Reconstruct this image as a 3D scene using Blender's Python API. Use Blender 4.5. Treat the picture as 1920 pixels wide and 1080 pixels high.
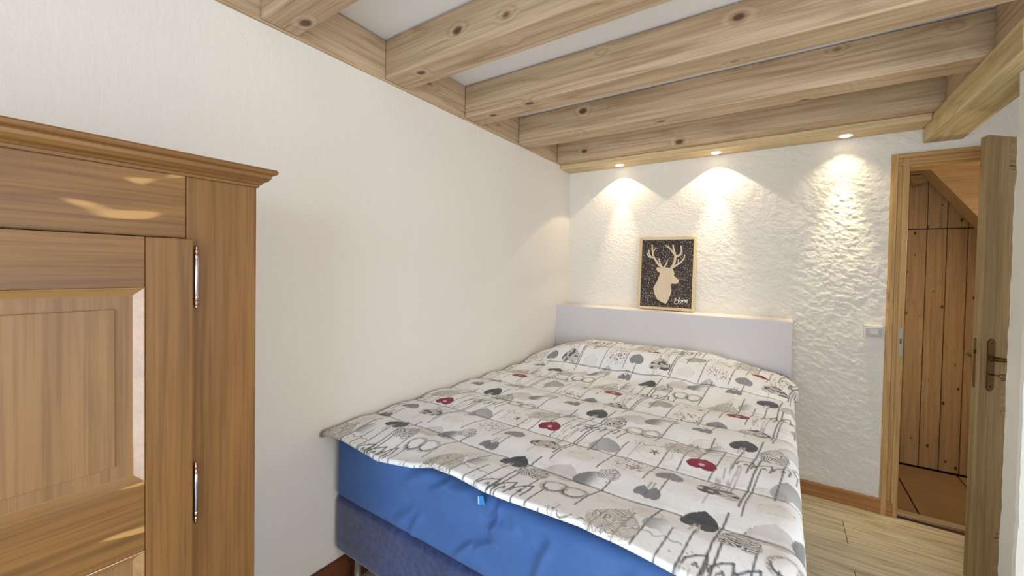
import bpy, bmesh, math, random
import numpy as np
from mathutils import Vector, Matrix, noise as mnoise

for o in list(bpy.data.objects):
    bpy.data.objects.remove(o, do_unlink=True)
SC = bpy.context.scene
COL = SC.collection
random.seed(7)
np.random.seed(7)

# ------------------------------------------------------------------ camera
F_PX, CX, CY, CAM_H = 755.1, 960.0, 517.0, 1.42
YAW, PITCH, ROLL = map(math.radians, (-34.08, -1.143, 1.06))
fw = Vector((math.sin(YAW) * math.cos(PITCH), math.cos(YAW) * math.cos(PITCH), math.sin(PITCH)))
rt = fw.cross(Vector((0, 0, 1))).normalized()
up = rt.cross(fw)
r2 = math.cos(ROLL) * rt + math.sin(ROLL) * up
u2 = -math.sin(ROLL) * rt + math.cos(ROLL) * up
cam = bpy.data.cameras.new('camera')
cam.sensor_fit = 'HORIZONTAL'
cam.sensor_width = 36.0
cam.lens = 36.0 * F_PX / 1920.0
cam.shift_x = 0.0
cam.shift_y = (CY - 540.0) / 1920.0
cam.clip_start = 0.02
camo = bpy.data.objects.new('camera', cam)
COL.objects.link(camo)
M = Matrix((r2, u2, -fw)).transposed().to_4x4()
M.translation = Vector((0, 0, CAM_H))
camo.matrix_world = M
SC.camera = camo

# ------------------------------------------------------------------ world, daylight, exposure
W = bpy.data.worlds.new('daylight')
SC.world = W
W.use_nodes = True
W.node_tree.nodes['Background'].inputs[0].default_value = (0.62, 0.78, 1.0, 1)
W.node_tree.nodes['Background'].inputs[1].default_value = 1.2
SC.view_settings.view_transform = 'Standard'
SC.view_settings.look = 'None'
SC.view_settings.gamma = 1.0
SC.view_settings.use_curve_mapping = False
SC.view_settings.exposure = -0.14
SC.cycles.max_bounces = 5
SC.cycles.diffuse_bounces = 4
SC.cycles.glossy_bounces = 3
SC.cycles.caustics_reflective = False
SC.cycles.caustics_refractive = False
SC.cycles.use_adaptive_sampling = True
SC.cycles.adaptive_threshold = 0.06
SC.cycles.adaptive_min_samples = 16


def area(name, loc, rot, sx, sy, power, col):
    l = bpy.data.lights.new(name, 'AREA')
    l.shape = 'RECTANGLE'
    l.size, l.size_y, l.energy, l.color = sx, sy, power, col
    o = bpy.data.objects.new(name, l)
    o.location = loc
    o.rotation_euler = rot
    COL.objects.link(o)
    return o


# daylight from the unseen rear window and from an added, unseen side window
area('rear_window_daylight', (0.2, -1.93, 1.14), (math.radians(98), 0, 0), 2.3, 2.1, 92, (0.78, 0.89, 1.0))
area('added_side_window_light', (2.43, 0.2, 1.45), (math.radians(98), 0, math.radians(90)), 1.5, 1.4, 50, (0.95, 0.97, 1.0))


# ------------------------------------------------------------------ helpers
def tag(o, label=None, cat=None, group=None, kind=None):
    if label: o['label'] = label
    if cat: o['category'] = cat
    if group: o['group'] = group
    if kind: o['kind'] = kind
    return o


def link(name, me, mat=None, parent=None, loc=None, smooth=False):
    if isinstance(me, bmesh.types.BMesh):
        bm = me
        me = bpy.data.meshes.new(name)
        bm.normal_update()
        bm.to_mesh(me)
        bm.free()
    if mat is not None and not me.materials:
        me.materials.append(mat)
    if smooth:
        me.polygons.foreach_set('use_smooth', [True] * len(me.polygons))
    o = bpy.data.objects.new(name, me)
    if loc is not None: o.location = loc
    COL.objects.link(o)
    if parent is not None: o.parent = parent
    return o


def empty(name, loc=(0, 0, 0), rz=0.0):
    o = bpy.data.objects.new(name, None)
    o.empty_display_size = 0.05
    o.location = loc
    o.rotation_euler = (0, 0, rz)
    COL.objects.link(o)
    return o


def bbox(bm, lo, hi, bev=0.0, seg=2):
    """axis aligned box added to a bmesh, optionally bevelled"""
    r = bmesh.ops.create_cube(bm, size=1.0)
    vs = r['verts']
    for v in vs:
        v.co = Vector([lo[i] + (v.co[i] + 0.5) * (hi[i] - lo[i]) for i in range(3)])
    if bev > 0:
        es = list({e for v in vs for e in v.link_edges})
        bmesh.ops.bevel(bm, geom=es, offset=bev, segments=seg, profile=0.6, affect='EDGES')


def box(name, lo, hi, mat, parent=None, bev=0.0, seg=2):
    """box object with its origin at the box centre (world aligned)"""
    c = Vector([(a + b) / 2 for a, b in zip(lo, hi)])
    bm = bmesh.new()
    bbox(bm, Vector(lo) - c, Vector(hi) - c, bev, seg)
    return link(name, bm, mat, parent, c)


def prism(bm, pts, axis, a, b):
    """closed polygon pts (2D) extruded along axis from a to b. axis 0:(y,z) 1:(x,z) 2:(x,y)"""
    def P(p, t):
        return {0: (t, p[0], p[1]), 1: (p[0], t, p[1]), 2: (p[0], p[1], t)}[axis]
    v0 = [bm.verts.new(P(p, a)) for p in pts]
    v1 = [bm.verts.new(P(p, b)) for p in pts]
    n = len(pts)
    for i in range(n):
        bm.faces.new((v0[i], v0[(i + 1) % n], v1[(i + 1) % n], v1[i]))
    bm.faces.new(v0[::-1])
    bm.faces.new(v1)
    bmesh.ops.recalc_face_normals(bm, faces=bm.faces)


def lathe(bm, prof, seg=16, cx=0, cy=0):
    """profile [(r,z)] turned about z"""
    rings = []
    for r, z in prof:
        rings.append([bm.verts.new((cx + r * math.cos(2 * math.pi * i / seg), cy + r * math.sin(2 * math.pi * i / seg), z)) for i in range(seg)])
    for a, b in zip(rings, rings[1:]):
        for i in range(seg):
            bm.faces.new((a[i], a[(i + 1) % seg], b[(i + 1) % seg], b[i]))
    bm.faces.new(rings[0][::-1])
    bm.faces.new(rings[-1])


def tube(bm, pts, rad, seg=10, closed=False):
    pts = [Vector(p) for p in pts]
    n = len(pts)
    rads = rad if isinstance(rad, (list, tuple)) else [rad] * n
    rings = []
    ref = Vector((0.13, 0.2, 0.97))
    for i, p in enumerate(pts):
        if closed:
            t = pts[(i + 1) % n] - pts[i - 1]
        else:
            t = pts[min(i + 1, n - 1)] - pts[max(i - 1, 0)]
        t.normalize()
        a = t.cross(ref).normalized()
        b = a.cross(t)
        rings.append([bm.verts.new(p + rads[i] * (math.cos(2 * math.pi * k / seg) * a + math.sin(2 * math.pi * k / seg) * b)) for k in range(seg)])
    pairs = list(zip(rings, rings[1:])) + ([(rings[-1], rings[0])] if closed else [])
    for a, b in pairs:
        for k in range(seg):
            bm.faces.new((a[k], a[(k + 1) % seg], b[(k + 1) % seg], b[k]))
    if not closed:
        bm.faces.new(rings[0][::-1])
        bm.faces.new(rings[-1])


def grid_mesh(name, X, Y, Z):
    """quad mesh from 2D coordinate arrays"""
    ny, nx = X.shape
    co = np.stack([X, Y, Z], -1).reshape(-1, 3).astype(np.float32)
    idx = np.arange(nx * ny).reshape(ny, nx)
    q = np.stack([idx[:-1, :-1], idx[:-1, 1:], idx[1:, 1:], idx[1:, :-1]], -1).reshape(-1, 4).astype(np.int32)
    me = bpy.data.meshes.new(name)
    me.vertices.add(len(co))
    me.vertices.foreach_set('co', co.ravel())
    me.loops.add(q.size)
    me.loops.foreach_set('vertex_index', q.ravel())
    me.polygons.add(len(q))
    me.polygons.foreach_set('loop_start', np.arange(0, q.size, 4, dtype=np.int32))
    me.update(calc_edges=True)
    me.polygons.foreach_set('use_smooth', np.ones(len(q), dtype=bool))
    return me


# numpy value noise -------------------------------------------------
def _h(i, j, s):
    n = np.sin(i * 127.1 + j * 311.7 + s * 74.7) * 43758.5453
    return n - np.floor(n)


def vn(x, y, s=0):
    xi, yi = np.floor(x), np.floor(y)
    fx, fy = x - xi, y - yi
    fx = fx * fx * (3 - 2 * fx)
    fy = fy * fy * (3 - 2 * fy)
    a, b, c, d = _h(xi, yi, s), _h(xi + 1, yi, s), _h(xi, yi + 1, s), _h(xi + 1, yi + 1, s)
    return (a * (1 - fx) + b * fx) * (1 - fy) + (c * (1 - fx) + d * fx) * fy


def fbm(x, y, o=4, s=0):
    t, a, r = 0, 0.5, 0
    for k in range(o):
        r = r + a * vn(x * 2 ** k + 13.7 * k, y * 2 ** k - 7.3 * k, s + k)
        t += a
        a *= 0.5
    return r / t


def sst(a, b, x):
    t = np.clip((x - a) / (b - a), 0, 1)
    return t * t * (3 - 2 * t)


# ------------------------------------------------------------------ materials
def s2l(c):
    return tuple(((v / 255) / 12.92 if v / 255 <= 0.04045 else ((v / 255 + 0.055) / 1.055) ** 2.4) for v in c) + (1,)


def new_mat(name):
    m = bpy.data.materials.new(name)
    m.use_nodes = True
    nt = m.node_tree
    return m, nt, nt.nodes['Principled BSDF']


def N(nt, t, **kw):
    n = nt.nodes.new(t)
    for k, v in kw.items(): setattr(n, k, v)
    return n


def mth(nt, op, a, b=None, clamp=False):
    n = N(nt, 'ShaderNodeMath', operation=op)
    n.use_clamp = clamp
    for i, v in enumerate((a, b)):
        if v is None: continue
        if hasattr(v, 'links'): nt.links.new(v, n.inputs[i])
        else: n.inputs[i].default_value = v
    return n.outputs[0]


def ramp(nt, fac, a, b):
    n = N(nt, 'ShaderNodeMapRange', interpolation_type='SMOOTHSTEP')
    nt.links.new(fac, n.inputs[0])
    n.inputs[1].default_value, n.inputs[2].default_value = a, b
    return n.outputs[0]


def mixc(nt, fac, a, b):
    n = N(nt, 'ShaderNodeMix', data_type='RGBA')
    for sock, v in ((n.inputs[0], fac), (n.inputs[6], a), (n.inputs[7], b)):
        if hasattr(v, 'links'): nt.links.new(v, sock)
        else: sock.default_value = v
    return n.outputs[2]


def tex_noise(nt, vec, scale, detail=3, rough=0.5, dist=0.0):
    n = N(nt, 'ShaderNodeTexNoise')
    nt.links.new(vec, n.inputs['Vector'])
    n.inputs['Scale'].default_value = scale
    n.inputs['Detail'].default_value = detail
    n.inputs['Roughness'].default_value = rough
    n.inputs['Distortion'].default_value = dist
    return n.outputs['Fac']


def mapping(nt, vec, scale):
    n = N(nt, 'ShaderNodeMapping')
    nt.links.new(vec, n.inputs[0])
    n.inputs['Scale'].default_value = scale
    return n.outputs[0]


def bump(nt, bsdf, h, strength, dist):
    n = N(nt, 'ShaderNodeBump')
    n.inputs['Strength'].default_value = strength
    n.inputs['Distance'].default_value = dist
    nt.links.new(h, n.inputs['Height'])
    nt.links.new(n.outputs[0], bsdf.inputs['Normal'])


def plain(name, rgb, rough=0.6, metal=0.0, noise_amt=0.06, scale=30.0, bmp=0.0):
    m, nt, b = new_mat(name)
    tc = N(nt, 'ShaderNodeTexCoord').outputs['Object']
    f = tex_noise(nt, tc, scale, 4)
    c = s2l(rgb)
    lo = tuple(v * (1 - noise_amt) for v in c[:3]) + (1,)
    hi = tuple(min(1, v * (1 + noise_amt)) for v in c[:3]) + (1,)
    nt.links.new(mixc(nt, f, lo, hi), b.inputs['Base Color'])
    b.inputs['Roughness'].default_value = rough
    b.inputs['Metallic'].default_value = metal
    if bmp: bump(nt, b, f, bmp, 0.004)
    return m


def wood(name, light, dark, axis=0, knots=0.25, knot_rgb=(70, 40, 22), rough=0.5, ring=0.5, fine=0.35, rscale=5.0, blot=0.25, blot_rgb=None, kscale=(2.2, 7.0), along=0.45, flame=None):
    m, nt, b = new_mat(name)
    tc = N(nt, 'ShaderNodeTexCoord').outputs['Object']
    rnd = N(nt, 'ShaderNodeObjectInfo').outputs['Random']
    off = N(nt, 'ShaderNodeCombineXYZ')
    for i, k in enumerate((31.0, 17.0, 23.0)): nt.links.new(mth(nt, 'MULTIPLY', rnd, k), off.inputs[i])
    ad = N(nt, 'ShaderNodeVectorMath', operation='ADD')
    nt.links.new(tc, ad.inputs[0])
    nt.links.new(off.outputs[0], ad.inputs[1])
    p = ad.outputs[0]

    def sc(a, c):
        v = [c, c, c]
        v[axis] = a
        return mapping(nt, p, tuple(v))
    # knots
    vor = N(nt, 'ShaderNodeTexVoronoi', feature='F1')
    nt.links.new(sc(*kscale), vor.inputs['Vector'])
    vor.inputs['Scale'].default_value = 1.0
    sep = N(nt, 'ShaderNodeSeparateColor')
    nt.links.new(vor.outputs['Color'], sep.inputs[0])
    keep = mth(nt, 'LESS_THAN', sep.outputs[0], knots)
    near = mth(nt, 'SUBTRACT', 1.0, ramp(nt, vor.outputs['Distance'], 0.04, 0.30))
    warp = mth(nt, 'MULTIPLY', mth(nt, 'MULTIPLY', near, keep), 0.16)
    # rings: contour bands of a stretched noise field, bent round the knots
    n1 = mth(nt, 'ADD', tex_noise(nt, sc(along, rscale), 1.0, 2, 0.45), warp)
    bands = mth(nt, 'PINGPONG', mth(nt, 'MULTIPLY', n1, 9.0), 0.5)
    bands = mth(nt, 'POWER', mth(nt, 'MULTIPLY', bands, 2.0), 2.2)
    fg = tex_noise(nt, sc(2.6, 130.0), 1.0, 4, 0.62)
    med = tex_noise(nt, sc(1.2, 26.0), 1.0, 3, 0.55)
    f = mth(nt, 'ADD', mth(nt, 'MULTIPLY', bands, ring), mth(nt, 'MULTIPLY', ramp(nt, fg, 0.42, 0.62), fine))
    f = mth(nt, 'ADD', f, mth(nt, 'MULTIPLY', ramp(nt, med, 0.3, 0.75), 0.28), clamp=True)
    col = mixc(nt, f, s2l(light), s2l(dark))
    bl = ramp(nt, tex_noise(nt, sc(1.5, 4.0), 1.0, 2), 0.5, 0.75)
    if blot_rgb is None: blot_rgb = tuple(v * 0.86 for v in light)
    col = mixc(nt, mth(nt, 'MULTIPLY', bl, blot), col, s2l(blot_rgb))
    if flame:
        fl_ = mth(nt, 'MULTIPLY', ramp(nt, tex_noise(nt, sc(5.0, 17.0), 1.0, 1, 0.4, 0.8), 0.66, 0.71), 0.75)
        col = mixc(nt, fl_, col, s2l(flame))
    core = mth(nt, 'SUBTRACT', 1.0, ramp(nt, vor.outputs['Distance'], 0.07, 0.15))
    col = mixc(nt, mth(nt, 'MULTIPLY', mth(nt, 'MULTIPLY', core, keep), 0.9), col, s2l(knot_rgb))
    nt.links.new(col, b.inputs['Base Color'])
    b.inputs['Roughness'].default_value = rough
    b.inputs['Specular IOR Level'].default_value = 0.35
    bump(nt, b, fg, 0.12, 0.002)
    return m


def plaster(name, rgb, fine=0.25, streak=0.0, rough=0.9, dist=0.006, scale=45.0):
    m, nt, b = new_mat(name)
    tc = N(nt, 'ShaderNodeTexCoord').outputs['Object']
    a = tex_noise(nt, tc, scale, 4, 0.62)
    c = tex_noise(nt, tc, 3.0, 3)
    s = tex_noise(nt, mapping(nt, tc, (60, 45, 7)), 1.0, 3, 0.6, 0.6)
    h = mth(nt, 'ADD', a, mth(nt, 'MULTIPLY', s, streak))
    base = s2l(rgb)
    nt.links.new(mixc(nt, c, tuple(v * 0.96 for v in base[:3]) + (1,), base), b.inputs['Base Color'])
    b.inputs['Roughness'].default_value = rough
    b.inputs['Specular IOR Level'].default_value = 0.2
    bump(nt, b, h, fine, dist)
    return m


WALL = (231, 225, 216)
M_wall = plaster('smooth_white_plaster', WALL, 0.35, 0.8, dist=0.006)
M_rough = plaster('rough_white_plaster', (236, 230, 220), 0.7, 0.0, dist=0.008, scale=60)
M_ledge = plaster('painted_plaster', (216, 212, 212), 0.15, 0.0, dist=0.003)
M_right = plaster('right_wall_plaster', (232, 230, 222), 0.5, 0.0, dist=0.005, scale=80)
M_ceil = plaster('ceiling_plaster', (244, 244, 247), 0.4, 0.0, dist=0.003, scale=160)
BL, BD = (203, 178, 147), (152, 124, 94)
M_beamx = wood('whitened_pine_beam', BL, BD, 0, knots=0.55, knot_rgb=(78, 48, 28), rough=0.6, ring=0.45, blot=0.3, blot_rgb=(160, 138, 112), along=0.5, rscale=7.0, kscale=(4.2, 6.5))
M_beamy = wood('whitened_pine_plate', BL, BD, 1, knots=0.22, knot_rgb=(88, 58, 34), rough=0.6, ring=0.45, blot=0.3, blot_rgb=(160, 138, 112), along=0.5, rscale=7.0)
WL, WD = (138, 98, 52), (92, 61, 31)
M_wardy = wood('honey_spruce_rail', WL, WD, 1, flame=(196, 152, 92), knots=0.10, rough=0.42, ring=0.28, blot=0.55, blot_rgb=(112, 80, 52), rscale=8.0, knot_rgb=(86, 52, 28))
M_wardz = wood('honey_spruce_upright', WL, WD, 2, knots=0.10, rough=0.42, ring=0.2, blot=0.5, blot_rgb=(112, 74, 42), rscale=8.0, knot_rgb=(86, 52, 28))
M_panel = wood('honey_spruce_panel', (148, 112, 74), (108, 78, 50), 2, knots=0.6, rough=0.45, ring=0.2, blot=0.4, blot_rgb=(122, 92, 64), rscale=7.0, knot_rgb=(92, 60, 36), kscale=(4.0, 9.0))
M_doorz = wood('pine_door_upright', (172, 146, 103), (128, 101, 63), 2, knots=0.12, rough=0.5, ring=0.3, rscale=8, knot_rgb=(92, 58, 32))
M_doorx = wood('pine_door_rail', (172, 146, 103), (128, 101, 63), 0, knots=0.12, rough=0.5, ring=0.3, rscale=8, knot_rgb=(92, 58, 32))
M_framez = wood('pine_frame_upright', (206, 166, 108), (158, 116, 64), 2, knots=0.25, rough=0.5, ring=0.35, rscale=9, knot_rgb=(92, 52, 26))
M_framex = wood('pine_frame_head', (206, 166, 108), (158, 116, 64), 0, knots=0.2, rough=0.5, ring=0.35, rscale=9, knot_rgb=(92, 52, 26))
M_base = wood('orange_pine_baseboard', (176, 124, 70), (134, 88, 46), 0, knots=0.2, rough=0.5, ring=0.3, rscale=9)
M_base_shaded = wood('shaded_pine_baseboard_side', (112, 62, 36), (80, 43, 25), 1, knots=0.2, rough=0.5, ring=0.3, rscale=9)  # brown pine with the shade by the left wall darkened into its colour
M_hallz = wood('knotty_pine_plank', (196, 160, 112), (156, 120, 76), 2, knots=0.95, rough=0.5, ring=0.3, rscale=8, knot_rgb=(58, 28, 16), kscale=(8.0, 15.0))
M_hallx = wood('knotty_pine_board', (180, 148, 104), (140, 108, 68), 0, knots=0.5, rough=0.5, ring=0.3, rscale=7, knot_rgb=(70, 36, 18), kscale=(4.2, 9.0))
M_floor = wood('pale_oak_laminate', (226, 213, 184), (160, 142, 110), 0, knots=0.05, rough=0.45, ring=0.42, fine=0.4, rscale=9, along=0.9, blot=0.35, blot_rgb=(200, 188, 152), knot_rgb=(130, 104, 70))
M_tile = plain('terracotta_tile', (160, 126, 86), 0.45, 0, 0.25, 7)
M_grout = plain('dark_grout', (92, 58, 36), 0.9)
M_sill = wood('light_threshold', (214, 190, 146), (180, 150, 104), 0, knots=0.0, rough=0.5, ring=0.25)
M_brass = plain('aged_brass', (112, 84, 44), 0.42, 0.75, 0.15, 60)
M_steel = plain('polished_steel', (205, 208, 214), 0.18, 1.0, 0.02)
M_bronze = plain('copper_tinted_metal', (176, 132, 112), 0.25, 1.0, 0.05)
M_strike = plain('galvanised_plate', (140, 138, 128), 0.45, 0.7)
M_dark = plain('dark_metal', (40, 34, 30), 0.4, 0.6)
M_white = plain('white_plastic', (222, 218, 208), 0.4, 0, 0.01)
M_brush = plain('satin_white_ring', (240, 234, 220), 0.4, 0, 0.01)

# ------------------------------------------------------------------ room dimensions (metres, floor z = 0)
XL, YF, ZC, ZJ = -1.578, 3.217, 2.47, 2.285
XR, YR = 2.42, -1.92
JY = [-0.998, -0.436, 0.126, 0.6875, 1.2245, 1.787, 2.356, 2.931]

# ------------------------------------------------------------------ floor with planks
fl = box('floor', (XL - 0.15, YR - 0.1, -0.09), (XR + 0.1, YF + 0.06, -0.012), M_grout)
tag(fl, 'pale oak laminate floor running under the bed', None, None, 'structure')
PW, PL = 0.2325, 1.29
plank_me = {}
row = 0
y1 = YF - 0.012
edges = [(2.974, y1)]
yy = 2.974
while yy > YR + 0.05:
    edges.append((max(YR, yy - PW), yy))
    yy -= PW
for ya, yb in edges:
    x = 0.314 - PL if row % 2 == 1 else 0.314 - 0.55 * PL
    if row == 0: x = -0.29
    while x > XL: x -= PL
    while x < XR - 0.02:
        xa, xb = max(XL + 0.004, x), min(XR - 0.004, x + PL)
        x += PL
        if xb - xa < 0.03: continue
        key = (round(xb - xa, 3), round(yb - ya, 3))
        c = Vector(((xa + xb) / 2, (ya + yb) / 2, -0.006))
        if key not in plank_me:
            bm = bmesh.new()
            h = Vector(((xb - xa) / 2 - 0.0012, (yb - ya) / 2 - 0.0012, 0.006))
            bbox(bm, -h, h, 0.0012, 1)
            me = bpy.data.meshes.new('plank')
            bm.to_mesh(me)
            bm.free()
            plank_me[key] = me
        link('plank', plank_me[key], M_floor, fl, c - Vector(fl.location))
    row += 1

# ------------------------------------------------------------------ ceiling, joists, plates
tag(box('ceiling', (XL - 0.15, YR - 0.1, ZC), (XR + 0.1, YF + 0.1, ZC + 0.08), M_ceil), 'white plaster ceiling above the beams', None, None, 'structure')
jl = [None, None, None,
      'pine ceiling beam nearest the wardrobe, cut by the top of the photo',
      'thick pine ceiling beam second from the wardrobe side, with oval grain ring',
      'middle pine ceiling beam, third counted from the wardrobe side',
      'knotty pine ceiling beam, second counted from the spotlight wall',
      'pine ceiling beam directly in front of the spotlight strip']
for i, y in enumerate(JY):
    wd = 0.131 if i == 3 else (0.148 if i in (5, 6) else 0.139)
    if i == 7: wd = 0.118
    x1 = 0.80 if i >= 6 else XR - 0.006
    o = box('ceiling_beam', (XL + 0.018, y, ZJ), (x1, y + wd, ZC - 0.006), M_beamx, None, 0.006, 2)
    lab = jl[i] or 'pine ceiling beam over the window side of the room, %s' % ['farthest back', 'second from the back', 'just behind the photographer'][i]
    tag(o, lab, 'beam', 'pine ceiling beams')
o = box('wall_plate', (XL - 0.06, YR + 0.01, ZJ - 0.004), (XL + 0.014, YF - 0.01, ZC - 0.004), M_beamy, None, 0.003, 1)
tag(o, 'pine wall plate on top of the left wall behind the beam ends', 'beam')
# board closing the beam ends on the right, header under it
for k in range(2):
    ya = [JY[5] + 0.150, JY[6] + 0.150][k]
    yb = [JY[6] - 0.003, JY[7] - 0.003][k]
    o = box('blocking_board', (0.652, ya, ZJ - 0.001), (0.685, yb, ZC - 0.005), M_beamy, None, 0.002, 1)
    tag(o, ['pinkish pine blocking board above the header, nearer to the camera', 'pine blocking board above the header, next to the spotlight strip'][k], 'board', 'blocking boards between beam ends')
bm = bmesh.new()
c = Vector((0.71, 2.63, 2.226))
bbox(bm, Vector((0.630, 2.045, 2.168)) - c, Vector((0.790, YF - 0.004, 2.2835)) - c, 0.012, 3)
M_head = wood('pale_pine_header', (214, 196, 150), (172, 148, 104), 1, knots=0.1, rough=0.6, ring=0.5, rscale=9.0, along=0.8)
tag(link('header_beam', bm, M_head, None, c), 'pale pine header beam running to the wall above the door', 'beam')
# soffit strip carrying the spotlights
M_soff = wood('pale_soffit_pine', (222, 200, 158), (180, 152, 110), 0, knots=0.1, rough=0.6, ring=0.35, rscale=9.0)
o = box('soffit_board', (XL + 0.004, 3.026, 2.250), (0.628, YF - 0.003, 2.2845), M_soff, None, 0.003, 1)
tag(o, 'pale pine soffit strip holding the three spotlights', 'board')

# ------------------------------------------------------------------ walls
ys = np.linspace(YR, YF + 0.02, 420)
zs = np.linspace(-0.01, ZJ + 0.005, 200)
Yg, Zg = np.meshgrid(ys, zs)
Xg = XL + 0.006 * (fbm(Yg * 1.7, Zg * 1.7, 3, 3) - 0.5) + 0.0016 * (fbm(Yg * 9, Zg * 5, 3, 9) - 0.5)
tag(link('wall_left', grid_mesh('wall_left', Xg, Yg, Zg), M_wall), 'white trowelled plaster wall along the bed', None, None, 'structure')

# headboard wall with door opening
DX0, DX1, DZ = 0.555, 1.325, 2.06


def rough_disp(x, z):
    amp = sst(-0.7, 0.15, x) * 0.75 + 0.25
    a = fbm(x * 2.2 + 4, z * 2.2, 3, 21) - 0.5
    wx, wz = x + 0.5 * z + 0.06 * fbm(x * 7, z * 7, 2, 5), z + 0.06 * fbm(x * 7 + 9, z * 7, 2, 6)
    b = fbm(wx * 34, wz * 40, 3, 31)
    d = fbm(wx * 75, wz * 85, 2, 41) - 0.5
    smooth = 1 - sst(0.02, 0.10, 0.08 - np.hypot(np.maximum(np.abs(x - 0.447) - 0.03, 0), np.maximum(np.abs(z - 1.078) - 0.03, 0)))
    return 0.008 * a + amp * (0.0075 * (b - 0.5) + 0.0045 * d) * smooth


def wall_patch(xa, xb, za, zb, step=0.0052):
    X, Z = np.meshgrid(np.linspace(xa, xb, max(3, int((xb - xa) / step))), np.linspace(za, zb, max(3, int((zb - za) / step))))
    return X[:, ::-1], YF - rough_disp(X[:, ::-1], Z), Z[:, ::-1]


def join_grids(name, parts):
    bm = bmesh.new()
    for P in parts:
        me = grid_mesh('tmp', *P)
        bm.from_mesh(me)
        bpy.data.meshes.remove(me)
    me = bpy.data.meshes.new(name)
    bm.to_mesh(me)
    bm.free()
    me.polygons.foreach_set('use_smooth', np.ones(len(me.polygons), dtype=bool))
    return me


parts = [wall_patch(XL - 0.01, DX0, 0, ZC), wall_patch(DX0, XR + 0.01, DZ, ZC), wall_patch(DX1, XR + 0.01, 0, DZ, 0.03)]
tag(link('wall_back', join_grids('wall_back', parts), M_rough), 'rough white plaster wall with spotlights behind the headboard', None, None, 'structure')
# the wall's own thickness and the reveal behind the door frame
bm = bmesh.new()
bbox(bm, (XL - 0.1, YF + 0.03, 0), (DX0 - 0.002, YF + 0.10, 2.6))
bbox(bm, (DX1 + 0.002, YF + 0.03, 0), (XR + 0.1, YF + 0.10, 2.6))
bbox(bm, (DX0 - 0.002, YF + 0.03, DZ + 0.002), (DX1 + 0.002, YF + 0.10, 2.6))
tag(link('wall_back_core', bm, M_ledge), 'masonry core of the headboard wall', None, None, 'structure')
# low plastered headboard wall with ledge
HY, HZ = 3.012, 1.118
bm = bmesh.new()
bbox(bm, (XL - 0.01, HY, 0), (0.052, YF + 0.01, HZ), 0.007, 2)
bmesh.ops.subdivide_edges(bm, edges=[e for e in bm.edges if e.calc_length() > 0.3], cuts=24, use_grid_fill=True)
for v in bm.verts:
    v.co += Vector((0, 1, 0.6)) * 0.004 * (mnoise.noise(v.co * 3.0))
tag(link('wall_headboard', bm, M_ledge), 'low lavender-white plaster headboard ledge behind the bed', None, None, 'structure')

# partition on the right of the photo, ragged plaster edge
bm = bmesh.new()
zs_ = np.linspace(0, 2.168, 90)
prof = []
for z in zs_:
    j = 0.006 * mnoise.noise(Vector((3.1, 7.0, z * 4))) + 0.004 * mnoise.noise(Vector((1.1, 2.0, z * 17)))
    prof.append((z, 0.694 + j))
rows = []
for z, x in prof:
    rows.append([bm.verts.new(p) for p in ((1.16, 2.15, z), (x + 0.022, 2.15, z), (x + 0.006, 2.155, z), (x + 0.002, 2.17, z), (x, 2.268, z), (x + 0.008, 2.28, z), (1.16, 2.28, z))])
for a, b in zip(rows, rows[1:]):
    for k in range(7):
        bm.faces.new((a[k], a[(k + 1) % 7], b[(k + 1) % 7], b[k]))
bm.faces.new(rows[-1])
bm.faces.new(rows[0])
bmesh.ops.recalc_face_normals(bm, faces=bm.faces)
bbox(bm, (0.80, 2.151, 2.1675), (1.16, 2.279, ZC))
tag(link('wall_right', bm, M_right), 'white plaster partition end at the right edge of the photo', None, None, 'structure')
# enclosing walls behind the photographer, the side window opening added to let in light
def window_wall(name, axis, pos, thick, a, b, wa, wb, za, zb, label):
    bm = bmesh.new()
    def bb(p0, p1, q0, q1):
        if axis == 1: bbox(bm, (p0, pos, q0), (p1, pos + thick, q1))
        else: bbox(bm, (pos, p0, q0), (pos + thick, p1, q1))
    bb(a, wa, 0, ZC); bb(wb, b, 0, ZC); bb(wa, wb, 0, za); bb(wa, wb, zb, ZC)
    tag(link(name, bm, M_wall), label, None, None, 'structure')
window_wall('wall_rear', 1, YR - 0.2, 0.2, XL - 0.1, XR + 0.2, -0.98, 1.38, 0.04, 2.25, 'white wall behind the photographer with a wide glazed balcony door opening')
window_wall('wall_side', 0, XR, 0.2, YR - 0.1, YF + 0.1, -0.6, 1.0, 0.7, 2.2, 'white side wall behind the photographer with an added, unseen window opening')
tag(box('baseboard_left', (XL - 0.002, YR + 0.02, 0.0), (XL + 0.014, 2.99, 0.142), M_base_shaded, None, 0.003, 1), 'brown wood baseboard along the left wall, shade painted into its colour', None, None, 'structure')
tag(box('baseboard_back', (0.056, YF - 0.024, 0.0), (0.562, YF + 0.005, 0.083), M_base, None, 0.004, 2), 'orange pine baseboard between headboard and door frame', None, None, 'structure')

# ------------------------------------------------------------------ door frame
fr = empty('trim_1', (0, 0, 0))
tag(fr, 'pine door frame around the hallway opening', None, None, 'structure')
fy = YF - 0.026
def frame_post(x0, x1, xi, name='frame_post'):
    """moulded upright, x0 outer edge, xi opening edge"""
    s = 1 if xi > x0 else -1
    pts = [(x0, YF + 0.04), (x0, fy + 0.006), (x0 + s * 0.006, fy), (x0 + s * 0.026, fy), (x0 + s * 0.030, fy + 0.010), (x0 + s * 0.046, fy + 0.012), (x0 + s * 0.050, fy + 0.004), (xi - s * 0.004, fy + 0.004), (xi, fy + 0.009), (xi, YF + 0.105), (x0 + s * 0.05, YF + 0.105), (x0 + s * 0.05, YF + 0.04)]
    c = Vector(((x0 + xi) / 2, YF, 1.03))
    bm = bmesh.new()
    prism(bm, [(p[0] - c.x, p[1] - c.y) for p in pts], 2, -c.z, 2.12 - c.z)
    return link(name, bm, M_framez, fr, c)
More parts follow.
